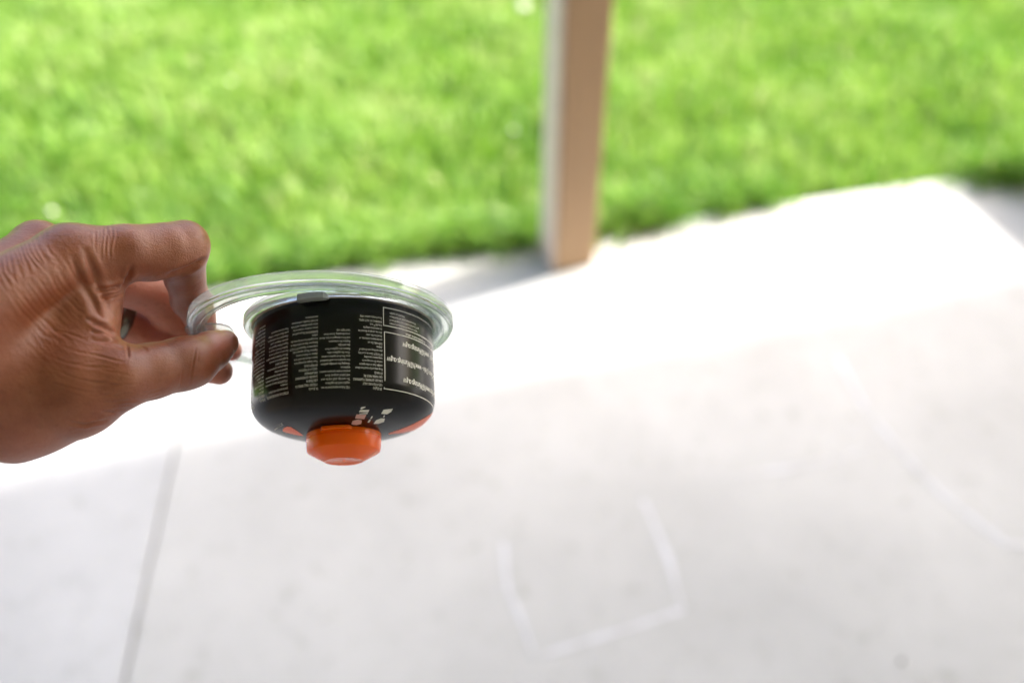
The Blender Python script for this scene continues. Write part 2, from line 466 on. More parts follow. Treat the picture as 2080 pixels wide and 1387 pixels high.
# ------------------------------------------------------------------ marks and litter on the patio
def ribbon(name, pxs, width, label):
    pts = []
    gp = [ground(*p) for p in pxs]
    for a, b in zip(gp[:-1], gp[1:]):
        k = max(2, int((b - a).length / 0.012))
        pts += [a.lerp(b, i / k) for i in range(k)]
    pts.append(gp[-1])
    V, Fc = [], []
    for i, p in enumerate(pts):
        t = (pts[min(i + 1, len(pts) - 1)] - pts[max(i - 1, 0)]).normalized()
        nrm = Vector((-t.y, t.x, 0))
        w = width * max(0.12, 0.62 + 0.9 * noise.noise(Vector((p.x * 26, p.y * 26, 1.3))))
        off = nrm * 0.004 * noise.noise(Vector((p.x * 9, p.y * 9, 5)))
        V += [p + off + nrm * w + Vector((0, 0, 0.0012)), p + off - nrm * w + Vector((0, 0, 0.0012))]
    for i in range(len(pts) - 1):
        Fc.append((2 * i, 2 * i + 1, 2 * i + 3, 2 * i + 2))
    o = mesh_obj(name, V, Fc, M_CHALK)
    tag(o, label, 'chalk mark', 'chalk marks on the patio')
ribbon('chalk_mark', [(1022, 1100), (1032, 1200), (1088, 1330), (1200, 1300), (1390, 1240), (1360, 1140), (1308, 1015)], 0.005, 'white chalk outline of an open square on the concrete')
ribbon('chalk_mark', [(1700, 725), (1760, 830), (1830, 915), (1910, 1000), (2040, 1105), (2110, 1108)], 0.005, 'long slanting white chalk line crossing the shaded concrete')
ribbon('chalk_mark', [(1475, 968), (1590, 952), (1700, 932), (1800, 900)], 0.0045, 'short white chalk line joining the long slanting one')

M_LEAF = mat_simple('leaf_bit', (0.16, 0.22, 0.06), 0.7, 0.2, 200)
M_TWIG = mat_simple('twig_bit', (0.16, 0.13, 0.10), 0.8, 0.2, 200)
def leaf(px, py, L, rot, mat, label):
    p = ground(px, py)
    V, Fc = [], []
    n = 7
    for i in range(n):
        t = i / (n - 1)
        w = L * 0.28 * math.sin(math.pi * min(1, t * 0.96 + 0.03)) + 0.0004
        z = 0.003 + 0.25 * L * t * (1 - t) + 0.004 * math.sin(t * 5)
        V += [(-w, (t - .5) * L, z + w * 0.35), (0, (t - .5) * L, z), (w, (t - .5) * L, z + w * 0.35)]
    for i in range(n - 1):
        for k in (0, 1):
            Fc.append((3 * i + k, 3 * i + k + 1, 3 * i + k + 4, 3 * i + k + 3))
    o = mesh_obj('fallen_leaf', V, Fc, mat, None, True)
    o.location = (p.x, p.y, 0); o.rotation_euler = (0, 0, rot)
    tag(o, label, 'leaf', 'leaf scraps on the patio')
leaf(1206, 636, 0.028, 0.6, M_LEAF, 'green leaf scrap on the sunlit concrete in front of the post')
leaf(1865, 522, 0.03, 1.2, M_TWIG, 'dry brown leaf scrap on the sunlit concrete strip')
leaf(478, 654, 0.012, 0.3, M_TWIG, 'tiny brown scrap on the concrete between ring and hand')
leaf(1208, 497, 0.05, 0.1, M_LEAF, 'green sprig lying at the foot of the post')
leaf(1830, 1345, 0.009, 2.0, M_TWIG, 'small brown scrap on the shaded concrete')

# ------------------------------------------------------------------ canister
def cam_pt(px, py, d):          # point in camera space, metres, d in mm of depth
    d = d / 1000.0
    return Vector(((px - 1040) / F * d, -(py - 693.5) / F * d, -d))
roll, tilt = R(3.2), R(18.8)
ax = Vector((math.sin(roll) * math.cos(tilt), -math.cos(roll) * math.cos(tilt), math.sin(tilt)))
er = Vector((math.cos(roll), math.sin(roll), 0))
nr = ax.cross(er)
ROT = Matrix((er, nr, ax)).transposed().to_4x4()
CAN_M = CAMM @ Matrix.Translation(cam_pt(699, 664, 507)) @ ROT
can = empty('gas_canister', CAN_M)
tag(can, 'black gas canister held upside down with orange cap', 'canister')

def spline(pts, k=6):
    P = [pts[0]] + list(pts) + [pts[-1]]
    out = []
    for i in range(1, len(P) - 2):
        p0, p1, p2, p3 = (np.array(q, float) for q in P[i - 1:i + 3])
        for j in range(k):
            t = j / k
            out.append(0.5 * ((2 * p1) + (-p0 + p2) * t + (2 * p0 - 5 * p1 + 4 * p2 - p3) * t * t + (-p0 + 3 * p1 - 3 * p2 + p3) * t ** 3))
    out.append(np.array(pts[-1], float))
    return out
def lathe(name, prof, mat, parent, seg=128, closed=False, off=(0, 0, 0), smooth=True, sharp=None):
    V, Fc = [], []
    n = len(prof)
    for i in range(seg):
        a = 2 * math.pi * i / seg
        for r, s in prof:
            V.append(((r * math.sin(a) + off[0]) / 1000, (r * math.cos(a) + off[1]) / 1000, (s + off[2]) / 1000))
    for i in range(seg):
        j = (i + 1) % seg
        for k in range(n if closed else n - 1):
            l = (k + 1) % n
            Fc.append((i * n + k, i * n + l, j * n + l, j * n + k))
    me = bpy.data.meshes.new(name)
    me.from_pydata(V, [], Fc)
    bm = bmesh.new(); bm.from_mesh(me)
    bmesh.ops.remove_doubles(bm, verts=bm.verts, dist=1e-6)
    bmesh.ops.recalc_face_normals(bm, faces=bm.faces)
    for f in bm.faces: f.smooth = smooth
    for e in bm.edges:
        if len(e.link_faces) == 2 and e.calc_face_angle() > R(sharp or 40): e.smooth = False
    bm.to_mesh(me); bm.free()
    o = bpy.data.objects.new(name, me); COL.objects.link(o)
    me.materials.append(mat); o.parent = parent
    return o

BODY = [(44.7, -1.0), (45, 0.5), (45, 10), (45, 20), (45, 30), (45, 39.5), (44.6, 43), (43.2, 46.4), (40.3, 49.5), (36.2, 51.9), (31.2, 53.7), (26, 55.0), (20, 56.2), (14, 57.0)]
body_prof = [(0.0, 1.5), (30.0, 1.5), (40.0, -0.5), (43.5, -1.8)] + [tuple(p) for p in spline(BODY, 6)] + [(0.0, 57.2)]
lathe('body', body_prof, M_CAN, can, 160, sharp=35)
lathe('base_seam', [(44.9, -1.4), (45.5, -1.2), (45.75, -0.4), (45.75, 1.0), (45.5, 1.6), (45.02, 1.9)], M_STEEL, can, 128, sharp=60)
SPL = spline(BODY, 12)
bs = np.array([p[1] for p in SPL]); br = np.array([p[0] for p in SPL])
def body_r(s): return float(np.interp(s, bs, br))
def on_body(theta, s, lift=0.06):
    r = body_r(s); ds = 0.2
    dr = (body_r(s + ds) - body_r(s - ds)) / (2 * ds)
    nl = math.hypot(1, dr)
    rr, ss = r + lift / nl, s - lift * dr / nl
    return Vector((rr * math.sin(theta), rr * math.cos(theta), ss)) / 1000

# cap
cap = lathe('cap', [(15.0, 55.6), (17.6, 56.0), (18.15, 56.3), (18.2, 58.9), (17.85, 59.0), (17.85, 59.3), (18.2, 59.4), (17.8, 64.3), (17.5, 64.9), (16.7, 65.4), (9.6, 69.4), (9.0, 69.6), (8.4, 69.35), (0.9, 69.2), (0.5, 69.5), (0.0, 69.55)], M_CAP, can, 96, sharp=22)
def arc_bar(name, r0, r1, s0, s1, t0, t1, mat, parent, off=(0, 0, 0), chamf=0.0, n=16):
    V, Fc = [], []
    for i in range(n + 1):
        t = t0 + (t1 - t0) * i / n
        e = min(i, n - i) / n
        k = 1 - chamf * max(0, 1 - e / 0.12)
        rm = r0 + (r1 - r0) * k
        c = (s0 + s1) / 2; hs = (s1 - s0) / 2 * (0.55 + 0.45 * k)
        for r, s in ((r0, c - hs), (rm - 0.25, c - hs), (rm, c - hs + 0.3), (rm, c + hs - 0.3), (rm - 0.25, c + hs), (r0, c + hs)):
            V.append(((r * math.sin(t) + off[0]) / 1000, (r * math.cos(t) + off[1]) / 1000, (s + off[2]) / 1000))
    for i in range(n):
        for k in range(6):
            l = (k + 1) % 6
            Fc.append((i * 6 + k, i * 6 + l, (i + 1) * 6 + l, (i + 1) * 6 + k))
    Fc += [tuple(range(6))[::-1], tuple(n * 6 + k for k in range(6))]
    bm = bmesh.new(); 
    vs = [bm.verts.new(v) for v in V]
    for f in Fc: bm.faces.new([vs[i] for i in f])
    return bm_obj(name, bm, mat, parent)
arc_bar('pull_tab', 16.0, 20.8, 56.3, 58.1, R(-26), R(22), M_CAP, cap, chamf=0.4)

# printed text: built as real letters wrapped on the wall
def text_mesh(lines, size, pitch, align='LEFT', sx=1.0, bold=0.0, res=1):
    cu = bpy.data.curves.new('txt', 'FONT')
    cu.body = '\n'.join(lines)
    cu.size = size; cu.space_line = pitch / size
    cu.align_x = align; cu.offset = bold; cu.resolution_u = res
    o = bpy.data.objects.new('txt', cu); COL.objects.link(o)
    dg = bpy.context.evaluated_depsgraph_get()
    ev = o.evaluated_get(dg); me = ev.to_mesh()
    V = [(v.co.x * sx, v.co.y) for v in me.vertices]
    Fc = [tuple(p.vertices) for p in me.polygons]
    ev.to_mesh_clear()
    bpy.data.objects.remove(o); bpy.data.curves.remove(cu)
    return V, Fc
def text_block(name, lines, th, s0, size, pitch, mat=M_PRINT, align='LEFT', sx=0.8, bold=0.0, lift=0.06, slant=0.0, fit=None):
    V, Fc = text_mesh(lines, size, pitch, align, sx, bold)
    if fit:
        k = fit / max(x for x, y in V); V = [(x * k, y) for x, y in V]
    P = [on_body(th - x / 45.0, s0 + y + slant * x, lift) for x, y in V]
    return mesh_obj(name, P, Fc, mat, can)
EN = ['EN (English)', 'USE OUTDOORS ONLY', 'DANGER: EXTREMELY FLAMMABLE', 'GAS UNDER PRESSURE', 'STORAGE:', 'Keep away and protect from direct', 'sunlight, heat or other ignition', 'sources. Do not expose to', 'temperatures exceeding', '50°C/122°F. Store in a cool dry', 'place and keep out of reach of', 'children.', 'DISPOSAL: Do not', 'puncture/pierce, incinerate, or', 'discard in a fire, even', 'after use, except as directed via', 'the instructions using the', 'CrunchIt™ tool.', 'WARNING: DO NOT REFILL', 'Discard empty canister safely.']
US = ['USE: Follow instructions for use', 'supplied with the appliance.', 'The cartridge shall only be used', 'with Jetboil category direct', 'pressure butane-propane mixture', 'appliances.', 'Changing the cartridge: perform', 'the operation in a well ventilated', 'area, free from ignition sources.', 'Close the appliance valve.', 'Remove the appliance from', 'the cartridge.', 'Replace the connection', 'seal if it is damaged or lost. Avoid', 'cross-threading. Screw down', 'hand tight only.']
FR = ['FR (French)', 'UTILISER UNIQUEMENT À', "L'EXTÉRIEUR", 'DANGER: EXTRÊMEMENT', 'INFLAMMABLE', 'GAZ SOUS PRESSION', 'ENTREPOSAGE:', 'Tenir éloigné et protégé de la', 'lumière directe du soleil, de la', "chaleur ou d'autres sources", "d'ignition. Ne pas exposer à des", 'températures dépassant 50°C/122°F.', 'Entreposer dans un endroit frais et', 'sec et garder hors de la portée des', 'enfants.', 'ÉLIMINATION: Ne pas perforer/', 'percer, incinérer ou jeter au feu,', "même après utilisation, sauf à l'aide", "de l'outil CrunchIt, conformément", 'aux instructions.']
AT = ['ATTENTION: NE PAS RECHARGER', 'Jeter la cartouche vide de façon', 'sécuritaire.', 'UTILISATION: Suivre les instructions', "fournies avec l'appareil. La cartouche", 'doit être utilisée uniquement avec les', 'appareils de mélange', 'butane-propane à pression directe', 'de catégorie Jetboil.', 'Remplacement de la cartouche:', "Effectuer l'opération dans un endroit", 'bien aéré et exempt de sources', "d'ignition. Fermer la soupape de", "l'appareil. Retirer l'appareil de la", 'cartouche. Remplacer le joint', "d'étanchéité s'il est endommagé ou", 'perdu. Éviter de fausser le filetage.', 'Visser à la main uniquement.']
SP = ['SP (Español)', 'ÚSESE SÓLO AL', 'AIRE LIBRE', 'PELIGRO:', 'EXTREMADAMENTE', 'INFLAMABLE', 'GAS A PRESIÓN', 'ALMACENAMIENTO:', 'Mantener alejado y protegido', 'de la luz solar directa, calor', 'u otras fuentes de ignición.', 'No exponer a temperaturas', 'superiores a 50°C/122°F.', 'Guardar en un lugar fresco', 'y seco y fuera del alcance', 'de los niños.', 'DESECHO: No perforar,', 'incinerar ni tirar al fuego', 'incluso después de usar,', 'excepto según las', 'instrucciones.']
S2 = ['ADVERTENCIA: NO RELLENAR', 'Deseche el cartucho vacío', 'de manera segura.', 'USO: Siga las instrucciones', 'de uso suministradas con', 'el aparato. El cartucho', 'sólo debe usarse con', 'aparatos de mezcla de', 'butano y propano a', 'presión directa.', 'Cambio del cartucho:']
PT = 1.80
for lines, th, fit in ((EN, 33.0, 13.9), (US, 13.6, 13.9), (FR, -5.2, 14.2), (AT, -24.4, 14.6), (SP, -45.0, 13.0), (S2, -64.0, 12.5)):
    text_block('printed_text', lines, R(th), 44.4, 1.62, PT, fit=fit)
# warning panel on the right
def line_quad(name, pts, w, mat=M_PRINT, lift=0.06):
    V, Fc = [], []
    for (t0, s0), (t1, s1) in zip(pts[:-1], pts[1:]):
        n = max(2, int(abs(t1 - t0) / R(3)) + int(abs(s1 - s0) / 4) + 1)
        dx, dy = (t1 - t0) * 45, s1 - s0
        L = math.hypot(dx, dy); ox, oy = -dy / L * w / 2, dx / L * w / 2
        ext = w / 2 / L
        b0 = len(V)
        for i in range(n + 1):
            k = -ext + (1 + 2 * ext) * i / n
            for sg in (1, -1):
                V.append(on_body(t0 + (t1 - t0) * k + sg * ox / 45, s0 + (s1 - s0) * k + sg * oy, lift))
        for i in range(n): Fc.append((b0 + 2 * i, b0 + 2 * i + 1, b0 + 2 * i + 3, b0 + 2 * i + 2))
    return mesh_obj(name, V, Fc, mat, can)
def frame(t0, t1, s0, s1):
    line_quad('printed_frame', [(t0, s0), (t1, s0)], 0.34)
    line_quad('printed_frame', [(t0, s1), (t1, s1)], 0.34)
    line_quad('printed_frame', [(t0, s0 + 0.2), (t0, s1 - 0.2)], 0.34, lift=0.065)
frame(R(34.5), R(118), 17.2, 44.6)
frame(R(34.0), R(118), 5.0, 14.0)
text_block('printed_text', ['WARNING: Reproductive Harm www.P65Warnings.ca.gov'], R(47.5), 38.2, 4.1, 4.5, align='RIGHT', sx=0.52, bold=0.07)
text_block('printed_text', ['ADVERTENCIA: Cáncer y Daño - www.P65Warnings.ca.gov'], R(36.0), 29.2, 4.1, 4.5, align='RIGHT', sx=0.52, bold=0.07)
text_block('printed_text', ['AVERTISSEMENT: Cancer - www.P65Warnings.ca.gov'], R(47.5), 20.6, 4.1, 4.5, align='RIGHT', sx=0.52, bold=0.07)
text_block('printed_text', ['For information visit the address', 'printed below the mark'][:1], R(50), 15.6, 1.7, PT, align='RIGHT', sx=0.7, bold=0.02)
text_block('printed_text', ['Contains a mixture of isobutane and propane', 'gas. Pressurised container, may burst if heated.', 'Keep away from sparks and open flames.', 'Protect from sunlight.'], R(38), 12.2, 1.45, 1.75, align='RIGHT', sx=0.7)

# marks drawn in photograph pixels and laid onto the dome they sit on
CAN_INV = CAN_M.inverted()
CAM_L = CAN_INV @ Vector((0, 0, CAM_H))
def px_on_body(px, py, lift=0.13):
    d = (CAN_INV.to_3x3() @ ray_dir(px, py)).normalized()
    t, dt = 0.38, 0.002
    for _ in range(400):
        q = (CAM_L + d * t) * 1000
        s = q.z; r = math.hypot(q.x, q.y)
        if -1 < s <= 57.0 and r <= body_r(s):
            if dt < 0.00002: break
            t -= dt; dt *= 0.25
        t += dt
    th = math.atan2(q.x, q.y)
    return on_body(th, min(s, 56.9), lift)
def mark(name, polys, mat, k=5.2, ox=500, oy=760):
    V, Fc = [], []
    for poly in polys:
        b0 = len(V)
        P = [(ox + x / k, oy + y / k) for x, y in poly]
        cx = sum(p[0] for p in P) / len(P); cy = sum(p[1] for p in P) / len(P)
        V.append(px_on_body(cx, cy))
        D = []
        for (xa, ya), (xb, yb) in zip(P, P[1:] + P[:1]):
            m = max(1, int(math.hypot(xb - xa, yb - ya) / 4))
            D += [(xa + (xb - xa) * i / m, ya + (yb - ya) * i / m) for i in range(m)]
        nD = len(D)
        V += [px_on_body((x + cx) / 2, (y + cy) / 2) for x, y in D] + [px_on_body(x, y) for x, y in D]
        for i in range(nD):
            j = (i + 1) % nD
            Fc += [(b0, b0 + 1 + i, b0 + 1 + j), (b0 + 1 + i, b0 + 1 + nD + i, b0 + 1 + nD + j, b0 + 1 + j)]
    return mesh_obj(name, V, Fc, mat, can)
mark('printed_pictogram', [[(1150, 465), (1165, 420), (1268, 425), (1248, 470)], ], M_PRINTP)
mark('printed_pictogram', [[(1112, 520), (1125, 488), (1180, 474), (1222, 484), (1215, 520), (1165, 533), (1125, 530)]], M_PRINTP)
mark('printed_pictogram', [[(1190, 395), (1205, 375), (1300, 372), (1290, 398)], [(1205, 360), (1215, 346), (1260, 338), (1258, 348), (1218, 368)], [(1190, 412), (1285, 404), (1280, 416), (1200, 418)]], M_PRINT)
mark('printed_pictogram', [[(1425, 415), (1450, 372), (1550, 360), (1530, 395), (1485, 420)], [(1445, 450), (1455, 430), (1466, 430), (1458, 452)]], M_PRINT)
mark('printed_pictogram', [[(1345, 520), (1375, 480), (1425, 462), (1465, 465), (1455, 500), (1400, 520)]], M_PRINT)
mark('printed_pictogram', [[(1282, 505), (1300, 475), (1318, 478), (1298, 506)], [(1308, 468), (1325, 440), (1340, 442), (1322, 468)]], M_PRINT)
mark('flame_mark', [[(385, 585), (400, 562), (435, 550), (475, 556), (530, 590), (585, 628), (605, 646), (560, 645), (500, 632), (430, 615), (392, 602)]], M_ORANGE_PRINT)
V, Fc = [], []
for i in range(13):                                  # matching flame on the far right shoulder
    k = i / 12
    s = 55.9 - 11.5 * k
    th = R(101 + 3 * k); w = R(2 + 11 * math.sin(math.pi * (k ** 0.75)))
    V += [on_body(th + w * (m - 5) / 5, s, 0.12) for m in range(11)]
for i in range(12):
    for k in range(10): Fc.append((11 * i + k, 11 * i + k + 1, 11 * i + k + 12, 11 * i + k + 11))
mesh_obj('flame_mark', V, Fc, M_ORANGE_PRINT, can)
Vt, Ft = text_mesh(['JETPOWER'], 10, 10, sx=0.8)
w0 = max(v[0] for v in Vt)
mesh_obj('printed_text', [px_on_body(556 + (w0 - x) / w0 * 17 + y * 0.35, 872 - (w0 - x) / w0 * 13 + y * 0.45) for x, y in Vt], Ft, M_PRINT, can)

# ------------------------------------------------------------------ clear plastic ring
LID_M = CAMM @ Matrix.Translation(cam_pt(699, 664, 507)) @ ROT
lid = empty('plastic_lid', LID_M)
tag(lid, 'clear plastic lid ring clipped round the canister base', 'lid')
OFF = (-10.6, 0, 0)
ring_prof = [(65.7, -4.0), (66.2, -3.6), (66.3, 0.6), (66.0, 1.3), (65.2, 1.6), (65.0, 2.9), (64.4, 3.4), (61.2, 3.4), (60.8, 2.8), (60.3, 2.8), (59.9, 3.4), (58.0, 3.4), (57.5, 2.9), (57.5, 0.2), (58.2, 0.2), (58.5, 2.0), (63.6, 2.0), (64.6, 1.0), (65.2, 0.2), (65.2, -3.8)]
lathe('rim', ring_prof, M_CLEAR, lid, 160, True, OFF, sharp=30)
lathe('collar', [(46.0, -3.2), (46.0, 1.2), (46.5, 1.8), (48.4, 2.0), (49.4, 1.4), (49.9, 0.2), (49.9, -2.4), (49.3, -3.2)], M_CLEAR, lid, 128, True, sharp=50)
arc_bar('clip', 46.2, 50.3, 0.2, 3.4, R(-17.5), R(1.5), M_CLIP, lid, chamf=0.8)
# bridging web between collar and rim on the side where they nearly touch
bm = bmesh.new()
rowA, rowB, rowC, rowD = [], [], [], []
for i in range(17):
    t = R(90 - 40 + 80 * i / 16)
    for row, r, s, off in ((rowA, 49.6, -0.2, 0), (rowB, 58.0, 0.6, -10.6), (rowC, 58.0, 1.6, -10.6), (rowD, 49.6, 0.9, 0)):
        row.append(bm.verts.new(((r * math.sin(t) + off) / 1000, r * math.cos(t) / 1000, s / 1000)))
for i in range(16):
    for a, b in ((rowA, rowB), (rowB, rowC), (rowC, rowD), (rowD, rowA)):
        bm.faces.new((a[i], a[i + 1], b[i + 1], b[i]))
bm.faces.new((rowA[0], rowB[0], rowC[0], rowD[0])); bm.faces.new((rowA[-1], rowB[-1], rowC[-1], rowD[-1]))
bm_obj('bridge', bm, M_CLEAR, lid)
# thin rounded tongue inside the rim by the finger tips
bm = bmesh.new()
cx, cy = -66.0, 8.0
outline = []
for i in range(24):
    a = 2 * math.pi * i / 24
    outline.append((cx + 11.5 * math.copysign(abs(math.cos(a)) ** 0.7, math.cos(a)), cy + 10.5 * math.copysign(abs(math.sin(a)) ** 0.7, math.sin(a))))
t = [bm.verts.new((x / 1000, y / 1000, 0.0016)) for x, y in outline]
b = [bm.verts.new((x / 1000, y / 1000, 0.0007)) for x, y in outline]
bm.faces.new(t); bm.faces.new(b[::-1])
for i in range(24): bm.faces.new((t[i], b[i], b[(i + 1) % 24], t[(i + 1) % 24]))
bm_obj('tongue', bm, M_CLEAR, lid)

# ------------------------------------------------------------------ hand
def P(px, py, d, rpx):
    return np.array([(px - 1040) / F * d, -(py - 693.5) / F * d, d]), rpx * d / F
def Q(x, y, d, r): return np.array([x, y, d], float), r
PALM = [
    [P(140, 522, 434, 60), P(-110, 650, 392, 78)],
    [P(78, 505, 464, 51), P(-130, 648, 416, 72)],
    [P(48, 560, 488, 48), P(-140, 680, 438, 66)],
    [P(22, 620, 506, 44), P(-140, 715, 456, 62)],
    [P(60, 640, 446, 102), P(60, 760, 440, 118)],
    [P(150, 600, 446, 66), P(120, 720, 438, 96)],
    [P(176, 640, 442, 52), P(178, 700, 436, 54)],
    [P(205, 575, 448, 44), P(178, 640, 442, 50)],
    [P(40, 792, 438, 136), P(150, 788, 433, 92)],
    [P(-60, 720, 424, 160), P(40, 792, 436, 130)],
    [P(60, 660, 452, 110), P(-60, 700, 440, 125)],
    [Q(-236, -4, 388, 26), Q(-250, -30, 382, 25)],
    [Q(-232, 2, 414, 25), Q(-250, -24, 408, 24)],
    [Q(-250, -30, 382, 25), Q(-322, -130, 330, 37)],
    [Q(-250, -24, 408, 24), Q(-320, -124, 356, 37)],
    [Q(-322, -130, 342, 41), Q(-354, -174, 322, 40)],
]
FINGERS = [
    [P(140, 520, 434, 59), P(255, 512, 448, 55), P(340, 508, 463, 54), P(369, 507, 469, 52), P(375, 562, 485, 40), P(386, 608, 499, 38), P(404, 640, 508, 32), P(414, 655, 512, 26)],
    [P(78, 505, 468, 51), P(210, 560, 500, 50), P(318, 594, 522, 49), P(345, 630, 527, 42), P(395, 672, 528, 33), P(440, 700, 527, 29), P(470, 712, 525, 22)],
    [P(48, 560, 490, 48), P(170, 620, 518, 42), P(265, 656, 534, 37), P(320, 688, 534, 34), P(385, 722, 524, 32), P(430, 748, 512, 29), P(446, 755, 508, 27)],
    [P(22, 620, 508, 42), P(120, 680, 536, 36), P(220, 715, 548, 33), P(300, 735, 542, 30), P(360, 745, 530, 27)],
    [P(40, 790, 438, 132), P(150, 788, 433, 92), P(240, 768, 434, 64), P(310, 753, 446, 56), P(392, 734, 463, 50), P(428, 713, 474, 40), P(457, 697, 481, 28)],
]
EXTRA = {0: [P(380, 490, 470, 39), P(398, 612, 511, 30), P(300, 520, 458, 50)], 4: [P(372, 738, 457, 50)]}

def cone_d(p, a, ra, b, rb):
    ba = b - a
    t = np.clip(((p - a) @ ba) / (ba @ ba), 0, 1)
    q = p - a - t[:, None] * ba
    return np.sqrt((q * q).sum(1)) - (ra + t * (rb - ra))
def smin(a, b, k):
    h = np.clip(0.5 + 0.5 * (b - a) / k, 0, 1)
    return b + (a - b) * h - k * h * (1 - h)
def hand_sdf(p):
    pd = None
    for (a, ra), (b, rb) in PALM:
        d = cone_d(p, a, ra, b, rb)
        pd = d if pd is None else smin(pd, d, 9.0)
    out = None; fd = []
    for i, ch in enumerate(FINGERS):
        f = None
        for (a, ra), (b, rb) in zip(ch[:-1], ch[1:]):
            d = cone_d(p, a, ra, b, rb)
            f = d if f is None else smin(f, d, 2.5)
        for a, ra in EXTRA.get(i, []):
            f = smin(f, np.sqrt(((p - a) ** 2).sum(1)) - ra, 5.0)
        fd.append(f)
        w = smin(pd, f, 8.0 if i != 4 else 10.0)
        out = w if out is None else smin(out, w, 0.6)
    return out, fd

def build_hand():
    lo = np.array([-405.0, -225.0, 262.0]); hi = np.array([-112.0, 66.0, 574.0])
    vox = 1.0; B = 8
    nb = np.ceil((hi - lo) / (vox * B)).astype(int)
    n = nb * B + 1
    vol = np.full(tuple(n), 50.0, np.float32)
    gi = np.stack(np.meshgrid(*[np.arange(k) for k in nb], indexing='ij'), -1).reshape(-1, 3)
    cen = lo + (gi + 0.5) * B * vox
    d, _ = hand_sdf(cen)
    for q, s in zip(gi, d):
        if s < 0: vol[q[0] * B:q[0] * B + B + 1, q[1] * B:q[1] * B + B + 1, q[2] * B:q[2] * B + B + 1] = -50
    act = gi[np.abs(d) < B * vox * 1.35]
    k = np.arange(B + 1)
    loc = np.stack(np.meshgrid(k, k, k, indexing='ij'), -1).reshape(-1, 3)
    for c in range(0, len(act), 400):
        a = act[c:c + 400]
        pts = (a[:, None, :] * B + loc[None]).reshape(-1, 3)
        s, _ = hand_sdf(lo + pts * vox)
        vol[pts[:, 0], pts[:, 1], pts[:, 2]] = s
    # surface nets
    neg = vol < 0
    c = neg[:-1, :-1, :-1].astype(np.int8)
    for dx in (0, 1):
        for dy in (0, 1):
            for dz in (0, 1):
                if dx + dy + dz:
                    c = c + neg[dx:n[0] - 1 + dx, dy:n[1] - 1 + dy, dz:n[2] - 1 + dz]
    cells = np.argwhere((c > 0) & (c < 8))
    idx = np.full(c.shape, -1, np.int32); idx[tuple(cells.T)] = np.arange(len(cells))
    cs = np.array([(x, y, z) for x in (0, 1) for y in (0, 1) for z in (0, 1)])
    val = np.stack([vol[tuple((cells + o).T)] for o in cs], 1)
    acc = np.zeros((len(cells), 3)); cnt = np.zeros(len(cells))
    for i in range(8):
        for j in range(i + 1, 8):
            if np.abs(cs[i] - cs[j]).sum() == 1:
                m = (val[:, i] < 0) != (val[:, j] < 0)
                t = val[m, i] / (val[m, i] - val[m, j])
                acc[m] += cs[i] + t[:, None] * (cs[j] - cs[i]); cnt[m] += 1
    V = lo + (cells + acc / cnt[:, None]) * vox
    quads = []
    for ax_ in range(3):
        s0 = [slice(None)] * 3; s1 = [slice(None)] * 3
        s0[ax_] = slice(0, -1); s1[ax_] = slice(1, None)
        e = np.argwhere(neg[tuple(s0)] != neg[tuple(s1)])
        u, v = [k for k in range(3) if k != ax_]
        e = e[(e[:, u] > 0) & (e[:, v] > 0) & (e[:, u] < n[u] - 1) & (e[:, v] < n[v] - 1)]
        eu = np.zeros(3, int); eu[u] = 1; ev = np.zeros(3, int); ev[v] = 1
        q = np.stack([idx[tuple((e - eu - ev).T)], idx[tuple((e - ev).T)], idx[tuple(e.T)], idx[tuple((e - eu).T)]], 1)
        flip = neg[tuple(e.T)]
        if ax_ == 1: flip = ~flip
        q[flip] = q[flip][:, ::-1]
        quads.append(q)
    Fq = np.concatenate(quads); Fq = Fq[(Fq >= 0).all(1)]
    # Laplacian smoothing
    ed = np.concatenate([Fq[:, [0, 1]], Fq[:, [1, 2]], Fq[:, [2, 3]], Fq[:, [3, 0]]])
    ed = np.unique(np.sort(ed, 1), axis=0)
    def smooth(V, it, lam):
        for _ in range(it):
            s = np.zeros_like(V); k = np.zeros(len(V))
            for a, b in ((0, 1), (1, 0)):
                for ch in range(3): s[:, ch] += np.bincount(ed[:, a], V[ed[:, b], ch], len(V))
                k += np.bincount(ed[:, a], minlength=len(V))
            V = V + lam * (s / k[:, None] - V)
        return V
    V = smooth(V, 4, 0.5)
    return V, Fq
HV, HF = build_hand()

# split once so that creases have enough points to bend
def subdivide(V, Fq):
    me = bpy.data.meshes.new('tmp'); me.from_pydata(V.tolist(), [], Fq.tolist())
    o = bpy.data.objects.new('tmp', me); COL.objects.link(o)
    md = o.modifiers.new('s', 'SUBSURF'); md.levels = 1; md.render_levels = 1
    ev = o.evaluated_get(bpy.context.evaluated_depsgraph_get()); m2 = ev.to_mesh()
    v = np.empty(len(m2.vertices) * 3); m2.vertices.foreach_get('co', v)
    nn = np.empty(len(m2.vertices) * 3); m2.vertices.foreach_get('normal', nn)
    f = np.empty(len(m2.polygons) * 4, np.int32); m2.loops.foreach_get('vertex_index', f)
    ev.to_mesh_clear(); bpy.data.objects.remove(o); bpy.data.meshes.remove(me)
    return v.reshape(-1, 3), f.reshape(-1, 4), nn.reshape(-1, 3)
HV, HF, HN = subdivide(HV, HF)
dtest, _ = hand_sdf(HV[:2000] + HN[:2000])
if dtest.mean() < 0:
    HF = HF[:, ::-1]; HN = -HN

